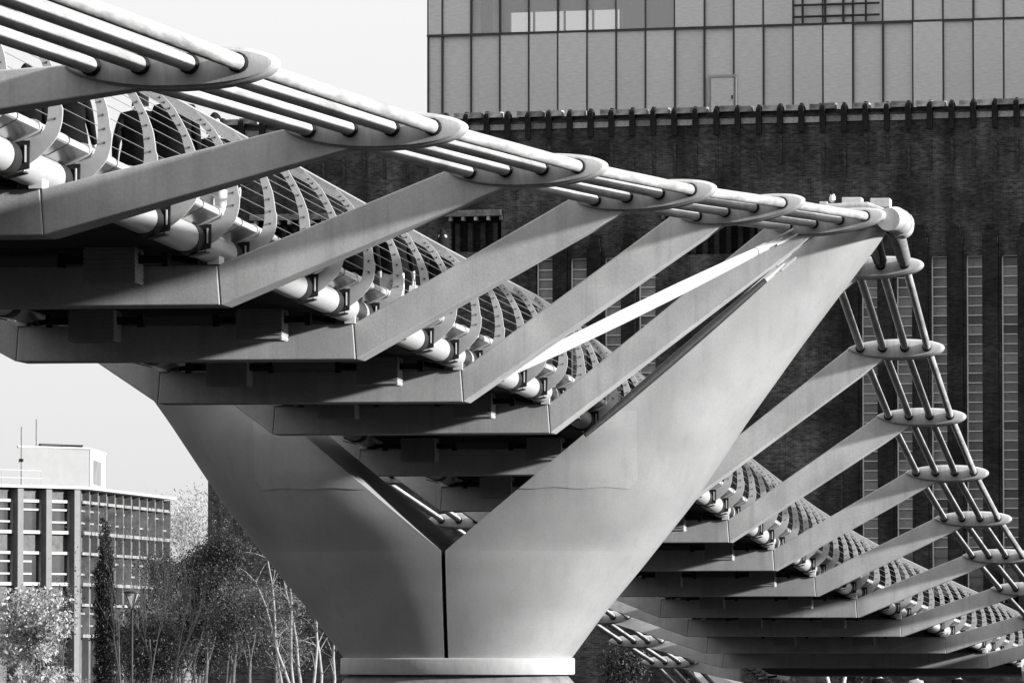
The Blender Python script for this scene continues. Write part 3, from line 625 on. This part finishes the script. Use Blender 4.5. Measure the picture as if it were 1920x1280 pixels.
def branchy(mb, p, d, L, r, depth, rnd, spread=.5, up=.15):
    pts = [p]; rad = [r]; q = Vector(p); dd = Vector(d)
    for k in range(4):
        dd = (dd + Vector((rnd.uniform(-1, 1), rnd.uniform(-1, 1), rnd.uniform(-.3, .6))) * .12 + Vector((0, 0, up * .3))).normalized(); q = q + dd * L / 4; pts.append(q.copy()); rad.append(r * (1 - .55 * (k + 1) / 4))
    mb.tube(pts, rad, 6 if depth > 1 else 4)
    tips = [q.copy()]
    if depth > 0:
        for k in range(rnd.choice((2, 3, 3))):
            i = rnd.choice((2, 3, 4)); nd = (dd + Vector((rnd.uniform(-1, 1), rnd.uniform(-1, 1), rnd.uniform(-.2, .6))) * spread).normalized()
            tips += branchy(mb, pts[i], nd, L * rnd.uniform(.55, .8), rad[i] * .7, depth - 1, rnd, spread, up)
    return tips
def tree(name, label, cat, base, height, r, depth, leafm, nleaf, lsize, clump, seed, barkm='bark', spread=.55, group=None, trunk_frac=.4, extra=None, aspect=.5, drop=.25):
    rnd = random.Random(seed); t = empty(name, base); tag(t, label, cat, group)
    mb = MB(); tips = branchy(mb, Vector((0, 0, -.05)), Vector((rnd.uniform(-.1, .1), 0, 1)), height * trunk_frac, r, depth, rnd, spread)
    mb.build('trunk', barkm, t, smooth=60)
    if nleaf:
        cs = [tuple(p) for p in tips]; rr = [(clump * rnd.uniform(.6, 1.3),) * 2 + (clump * rnd.uniform(.5, 1.0),) for _ in tips]
        if extra: cs += [e[0] for e in extra]; rr += [e[1] for e in extra]
        V, F = leaves(cs, rr, nleaf, lsize, drop, aspect, seed); leafobj('crown', V, F, leafm, t)
    return t
tree('broadleaf_tree', 'sunlit leafy tree in the lower left corner', 'tree', (-28.9, 104.6, BANK), 4.4, .12, 3, 'leaf_bright', 5200, .17, .42, 3, trunk_frac=.36, spread=.8,
     extra=[((-.6, 0, 2.2), (1.2, 1, .5)), ((.3, .2, 3.2), (1.0, 1, .5)), ((-.2, 0, 3.9), (1.3, 1.2, .45)), ((.2, 0, 1.3), (1.5, 1, .5)), ((-1.2, 0, 3.2), (.8, .8, .8))], aspect=.45)
# slim cypress
cy = empty('cypress_tree', (-30.9, 124.5, BANK)); tag(cy, 'tall slim nearly black cypress left of the street lamp', 'tree')
MB().tube([(0, 0, -.05), (0, 0, 3), (0, 0, 6.4)], [.09, .06, .01], 7).build('trunk', 'bark', cy)
cs, rr = [], []
rc = random.Random(4)
for k in range(34):
    z = .9 + 5.9 * k / 33; ww = .44 * min(1, (6.95 - z) / 2.6) ** .8 * (1 if z > 2 else .75 + .12 * z); cs.append((rc.uniform(-.10, .10), rc.uniform(-.1, .1), z)); rr.append((ww * rc.uniform(.75, 1.1), ww, .30))
cs.append((.16, 0, 4.9)); rr.append((.12, .12, .6))
V, F = leaves(cs, rr, 16000, .12, -1.2, .35, 9); leafobj('crown', V, F, 'leaf_cypress', cy)
# bare and thinly leaved trees between cypress and pier
SP = [(-30.1, 128, 7.4, 11, 'bare thin tree just right of the cypress'), (-30.6, 132, 8.0, 12, 'bare forked tree in front of the office block end bays'), (-31.0, 136, 8.4, 13, 'thin bare tree between lamp and dark foliage'), (-29.3, 127, 7.0, 16, 'bare tree crossing in front of the office block corner'), (-32.4, 149, 9.6, 14, 'slender bare tree rising above the office roof line'), (-31.4, 150, 9.9, 15, 'slender bare tree against the sky beside the pier arm'), (-32.9, 126, 6.6, 17, 'bare thin tree just left of the cypress'), (-28.3, 114.7, 7.2, 18, 'bare tree nearest the cypress in front of the fins'), (-27.5, 115, 7.6, 19, 'bare tree beside the lamp in front of the office block'), (-26.9, 116, 7.4, 20, 'bare tree between lamp and the dark trees')]
for (x_, y_, h_, sd_, lb) in SP:
    tree('bare_tree', lb, 'tree', (x_, y_, BANK), h_, .06, 5, 'leaf_mid', 220, .07, .5, sd_, barkm='bark_light', spread=.32, group='bare trees by the river', trunk_frac=.36)
for (x_, y_, h_, sd_, lb, mm, nl, ls) in [
    (-53.2, 240, 13.4, 21, 'pale feathery tree right behind the plant room', 'leaf_pale', 2600, .2), (-50.2, 243, 12.6, 22, 'pale feathery tree above the office roof nearest the pier', 'leaf_pale', 2600, .2), (-52.0, 246, 13.0, 26, 'pale feathery tree in the middle behind the office roof', 'leaf_pale', 2400, .2),
    (-31.9, 147, 7.6, 23, 'dense dark tree beside the brick building corner', 'leaf_dark', 15000, .10), (-28.6, 136, 7.4, 24, 'dense dark tree close to the pier arm', 'leaf_dark', 15000, .10), (-29.6, 140, 5.0, 25, 'low dark tree behind the street lamp', 'leaf_dark', 7000, .12),
    (-33.4, 152, 7.2, 30, 'dense dark tree between office block and brick building', 'leaf_dark', 15000, .10), (-32.0, 140, 5.6, 31, 'squat dark tree in the gap right of the office block', 'leaf_dark', 8000, .12), (-30.6, 131, 4.2, 32, 'low dark tree under the bare trees', 'leaf_dark', 7000, .12), (-28.6, 119, 3.6, 33, 'low dark tree behind the lamp post', 'leaf_dark', 6000, .11), (-35.6, 134, 5.0, 34, 'mid grey tree behind the cypress', 'leaf_mid', 5000, .12), (-35.9, 167.5, 6.4, 35, 'dark tree filling the gap at the brick building corner', 'leaf_dark', 9000, .14), (-34.8, 160, 4.6, 36, 'small dark tree at the foot of the brick building corner', 'leaf_dark', 8000, .13),
    (-25.2, 121, 6.0, 27, 'light leaved tree next to the birch stems', 'leaf_mid', 9000, .09), (-27.2, 120, 4.4, 28, 'small mid grey tree below the dark trees', 'leaf_mid', 8000, .09), (-23.9, 119, 5.2, 29, 'leafy tree behind the birch stems', 'leaf_mid2', 8000, .085)]:
    tree('tree', lb, 'tree', (x_, y_, BANK), h_, .11, 4, mm, nl, ls, .75 if mm != 'leaf_pale' else .9, sd_, spread=.6, group='trees left of the pier', trunk_frac=.34, aspect=.35 if mm == 'leaf_pale' else .5, drop=.9 if mm == 'leaf_pale' else .2)
# clump of pale birch stems
for k, (x_, lean, h_) in enumerate([(-23.0, -.10, 5.4), (-22.7, -.04, 5.8), (-22.35, -.16, 5.2), (-22.0, .03, 5.0), (-21.75, -.07, 4.6), (-21.5, .05, 4.2), (-22.55, -.3, 4.6)]):
    t = empty('birch_stem', (x_, 115.6 + .3 * (k % 3), BANK)); tag(t, ['leftmost pale birch stem', 'tall pale birch stem second from the left', 'pale birch stem leaning left across its neighbours', 'upright pale birch stem in the clump middle', 'slender pale birch stem right of the middle', 'shortest pale birch stem nearest the pier', 'strongly leaning pale birch stem'][k] + ' beside the pier foot', 'tree', 'birch stems by the pier')
    mb = MB(); rnd = random.Random(60 + k); pts = [Vector((lean * h_ * (q / 6) ** 1.2 + .05 * math.sin(q * 1.7 + k), .05 * math.cos(q + k), -.05 + h_ * q / 6)) for q in range(7)]; mb.tube(pts, [.062 - .007 * q for q in range(7)], 8)
    for q in range(2, 7):
        for _ in range(2):
            d = Vector((rnd.uniform(-1, 1), rnd.uniform(-.6, .6), rnd.uniform(.3, 1))).normalized(); mb.tube([pts[q], pts[q] + d * .45, pts[q] + d * .8 + Vector((0, 0, -.08))], [.016, .011, .004], 5)
    mb.build('stem', 'birch', t, smooth=60)
    V, F = leaves([tuple(p) for p in pts[4:]], [(.45, .45, .5)] * 3, 260, .09, .3, .5, 70 + k); leafobj('crown', V, F, 'leaf_mid', t)
# shrubs and trees in the gloom under the far deck
for (x_, y_, h_, sd_, lb) in [(-9.6, 120, 2.9, 41, 'dark shrub left of the pier foot gap'), (-7.2, 124, 3.2, 42, 'dark shrub behind the far left bridge clamps'), (-4.6, 126, 3.0, 43, 'dark shrub under the far end of the deck'), (-13.0, 128, 3.2, 44, 'dark shrub right behind the pier foot')]:
    tree('shrub', lb, 'shrub', (x_, y_, BANK), h_, .07, 3, 'leaf_dark', 6000, .12, .7, sd_, spread=.8, group='shrubs under the bridge end', trunk_frac=.34)

# ------------------------------------------------------------------ street lamp
lamp = empty('street_lamp', (-24.96, 100.06, BANK)); tag(lamp, 'dark street lamp with a funnel shaped lantern right of the cypress', 'street lamp')
MB().tube([(0, 0, -.02), (0, 0, .5), (0, 0, .52), (0, 0, 3.55)], [.06, .055, .038, .03], 10).build('post', 'dark', lamp, smooth=40)
hd = MB().loft([[(r_ * math.cos(2 * math.pi * j / 20), r_ * math.sin(2 * math.pi * j / 20), z_) for j in range(20)] for r_, z_ in ((.24, 4.06), (.275, 4.07), (.275, 4.12), (.12, 4.17), (.02, 4.18))]).build('lamp_hood', 'dark', lamp, smooth=30)
for k in range(4):
    a = math.pi / 4 + k * math.pi / 2; MB().tube([(.02 * math.cos(a), .02 * math.sin(a), 3.55), (.25 * math.cos(a), .25 * math.sin(a), 4.07)], .018, 6).build('arm', 'dark', lamp)
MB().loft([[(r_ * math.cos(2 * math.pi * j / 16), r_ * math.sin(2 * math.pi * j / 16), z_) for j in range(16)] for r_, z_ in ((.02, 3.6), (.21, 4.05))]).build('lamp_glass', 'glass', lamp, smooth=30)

# ------------------------------------------------------------------ people
def person(label, loc, rz, height=1.72, top='coat', legs='grey_cloth', pose=0, hairm='hair', bag=None, group=None, sc=None):
    t = empty('person', loc, rz); tag(t, label, 'person', group)
    st = .22 if pose == 1 else .05; sw = .18 if pose == 1 else .03
    J = {'pel': (0, 0, .93), 'spi': (0, .0, 1.12), 'che': (0, .01, 1.32), 'nec': (0, .01, 1.47), 'hd0': (0, .02, 1.56), 'hd1': (0, .04, 1.65), 'hd2': (0, .03, 1.72),
         'lh': (-.09, 0, .90), 'lk': (-.10, st * .7 + .02, .50), 'la': (-.10, st, .09), 'lt': (-.10, st + .15, .03), 'rh': (.09, 0, .90), 'rk': (.10, -st * .3 + .03, .50), 'ra': (.10, -st, .09), 'rt': (.10, -st + .15, .03),
         'ls': (-.18, 0, 1.40), 'le': (-.23, -sw * .6 - .02, 1.12), 'lw': (-.24, -sw + .06, .88), 'lf': (-.24, -sw + .09, .79), 'rs': (.18, 0, 1.40), 're': (.23, sw * .4, 1.12), 'rw': (.24, sw + .08, .89), 'rf': (.24, sw + .11, .80)}
    RAD = {'pel': (.155, .115), 'spi': (.15, .105), 'che': (.17, .115), 'nec': (.058, .058), 'hd0': (.07, .085), 'hd1': (.078, .098), 'hd2': (.055, .07), 'lh': (.095, .1), 'lk': (.062, .066), 'la': (.045, .05), 'lt': (.038, .03), 'ls': (.068, .07), 'le': (.05, .05), 'lw': (.034, .03), 'lf': (.032, .018)}
    E_ = [('pel', 'spi'), ('spi', 'che'), ('che', 'nec'), ('nec', 'hd0'), ('hd0', 'hd1'), ('hd1', 'hd2'), ('pel', 'lh'), ('lh', 'lk'), ('lk', 'la'), ('la', 'lt'), ('pel', 'rh'), ('rh', 'rk'), ('rk', 'ra'), ('ra', 'rt'), ('che', 'ls'), ('ls', 'le'), ('le', 'lw'), ('lw', 'lf'), ('che', 'rs'), ('rs', 're'), ('re', 'rw'), ('rw', 'rf')]
    names = list(J); ix = {n_: i for i, n_ in enumerate(names)}; k_ = height / 1.76
    me = bpy.data.meshes.new('tmp'); me.from_pydata([tuple(c * k_ for c in J[n_]) for n_ in names], [(ix[a], ix[b]) for a, b in E_], []); o = bpy.data.objects.new('tmp', me); COL.objects.link(o)
    o.modifiers.new('skin', 'SKIN'); ss = o.modifiers.new('sub', 'SUBSURF'); ss.levels = 1; ss.render_levels = 1
    if not me.skin_vertices: 
        bm = bmesh.new(); bm.from_mesh(me); bm.verts.layers.skin.verify(); bm.to_mesh(me); bm.free()
    for n_, i in ix.items():
        rr_ = RAD.get(n_) or RAD['l' + n_[1:]]; me.skin_vertices[0].data[i].radius = (rr_[0] * k_, rr_[1] * k_)
    me.skin_vertices[0].data[ix['pel']].use_root = True
    dg = bpy.context.evaluated_depsgraph_get(); m2 = bpy.data.meshes.new_from_object(o.evaluated_get(dg)); bpy.data.objects.remove(o)
    m2.name = 'body'; m2.materials.clear()
    for q in (top, legs, 'skin', 'dark'): m2.materials.append(M[q])
    hem = .92
    for p_ in m2.polygons:
        c = p_.center / k_; hand = abs(c.x) > .2 and c.z < .90
        p_.material_index = 2 if (c.z > 1.47 or hand) else (3 if c.z < .09 else (0 if c.z > hem else 1)); p_.use_smooth = True
    ob('body', m2, t)
    # hair cap over the skull
    mb = MB(); rings = []
    for a in range(6):
        th = math.pi / 2 * a / 5; rings.append([(.092 * k_ * math.cos(th) * math.cos(2 * math.pi * j / 12), (.03 + .112 * math.cos(th) * math.sin(2 * math.pi * j / 12) - .012) * k_, (1.645 + .125 * math.sin(th) - (.13 if math.sin(2 * math.pi * j / 12) < .3 else 0) * math.cos(th)) * k_) for j in range(12)])
    mb.loft(rings).build('hair', hairm, t, smooth=60)
    if top == 'coat':      # jacket skirt hanging over hips
        rings = [[(rx * k_ * math.cos(2 * math.pi * j / 14), ry * k_ * math.sin(2 * math.pi * j / 14) + .005, z_ * k_) for j in range(14)] for rx, ry, z_ in ((.225, .165, .90), (.215, .16, 1.0), (.19, .14, 1.12), (.205, .145, 1.30))]
        MB().loft(rings, cap=False).build('jacket', 'coat', t, smooth=60)
    if bag:
        b_ = MB(); x_, y_, z_ = .27 * k_, .12, .48 * k_; b_.loft([[(x_ - .06, y_ - .16, z_), (x_ + .06, y_ - .16, z_), (x_ + .06, y_ + .16, z_), (x_ - .06, y_ + .16, z_)], [(x_ - .035, y_ - .13, z_ + .24), (x_ + .035, y_ - .13, z_ + .24), (x_ + .035, y_ + .13, z_ + .24), (x_ - .035, y_ + .13, z_ + .24)]])
        b_.tube([(x_, y_ - .08, z_ + .23), (x_, y_ - .06, z_ + .32), (x_, y_ + .06, z_ + .32), (x_, y_ + .08, z_ + .23)], .012, 6)
        bo = b_.build('handbag', bag, None, smooth=30, bevel=.0); mw = Matrix.LocRotScale(Vector(loc), Matrix.Rotation(rz, 3, 'Z'), None); bo.matrix_world = mw; tag(bo, 'pale bag held low by the person between the second and third arms', 'bag')
    return t
dz_ = lambda y: zk(y) + .834
def walker(label, x_, y_, **k): return person(label, (x_, y_, dz_(y_)), k.pop('rz', 0), **k)
walker('slimmer black jacketed person just left of the broad one on the near deck', .36, -24.0, pose=1, legs='light_cloth', height=1.74)
walker('person in a broad black jacket in the middle of the deck group', .80, -24.4, pose=0, legs='light_cloth', height=1.78)
walker('person in a black jacket at the right of the deck group', .72, -21.8, pose=1, legs='light_cloth', height=1.66)
walker('person in a black jacket under the nearest cable clamp at upper left', .02, -26.0, pose=1, legs='light_cloth', height=1.75)
walker('person in a dark coat at the left frame edge behind the cables', -.36, -26.2, pose=0, legs='grey_cloth', height=1.70)
walker('person in pale trousers carrying a bag behind the balustrade blades', .78, -10.2, pose=1, top='coat', legs='light_cloth', height=1.70, bag='light_cloth')
walker('person in black clothes walking beside the bag carrier', .42, -10.6, pose=1, legs='coat', height=1.70)
walker('person in black clothes whose head shows above the handrail', .78, -6.0, pose=1, legs='coat', height=1.74)
person('dark clad person standing on the promenade under the far deck', (-2.1, 101.3, BANK), 0, 1.76, 'coat', 'grey_cloth')
person('person with a mid grey top on the promenade under the far deck', (-1.0, 101.5, BANK), 0, 1.70, 'mid_cloth', 'grey_cloth')
person('dark clad person rightmost on the promenade under the far deck', (.15, 103.5, BANK), 0, 1.72, 'coat', 'coat')
pr = empty('ramp_prop', (-2.75, 93.2, BANK)); tag(pr, 'pair of bright inclined steel props under the far deck', 'prop')
for q, (xa_, xb_) in enumerate(((-.35, .12), (.38, .08))): MB().tube([(xa_, 0, 2.05), (xb_, 0, .2)], .045, 10).build('strut', 'white', pr, smooth=40)
MB().box((-.25, -.15, 0), (.45, .15, .2)).build('foot', 'concrete', pr)
lw = MB(); lw.box((-4.2, 112, BANK), (2.6, 112.3, -1.2)); tag(lw.build('low_wall', 'concrete', bevel=.02), 'low pale wall on the promenade behind the people', 'wall')

# ------------------------------------------------------------------ gull on the pier head
gull = empty('gull', (5.36, .55, 6.2)); tag(gull, 'dark headed white gull perched on the right pier head', 'bird')
def ell(cx, rx, ry, rz_, n=10, m_=8, tilt=0):
    rings = []
    for a in range(m_ + 1):
        th = -math.pi / 2 + math.pi * a / m_; rings.append([Vector((rx * max(.02, math.cos(th)) * math.cos(2 * math.pi * j / n), ry * max(.02, math.cos(th)) * math.sin(2 * math.pi * j / n), rz_ * math.sin(th))) for j in range(n)])
    Rm = Matrix.Rotation(tilt, 3, 'X'); return [[Rm @ p + Vector(cx) for p in r] for r in rings]
MB().loft(ell((0, 0, .105), .045, .05, .085, tilt=R_(-35))).build('body', 'white', gull, smooth=60)
MB().loft(ell((0, -.045, .185), .026, .03, .028)).build('head', 'hair', gull, smooth=60)
MB().tube([(0, -.07, .183), (0, -.1, .176)], [.008, .002], 6).build('beak', 'dark', gull)
for s in (1, -1): MB().tube([(s * .017, 0, .05), (s * .017, 0, 0)], .004, 5).build('leg', 'dark', gull)
MB().loft([[(-.02, .04, .06), (.02, .04, .06), (.02, .05, .075), (-.02, .05, .075)], [(-.018, .13, .02), (.018, .13, .02), (.018, .13, .026), (-.018, .13, .026)]]).build('tail', 'dark', gull)
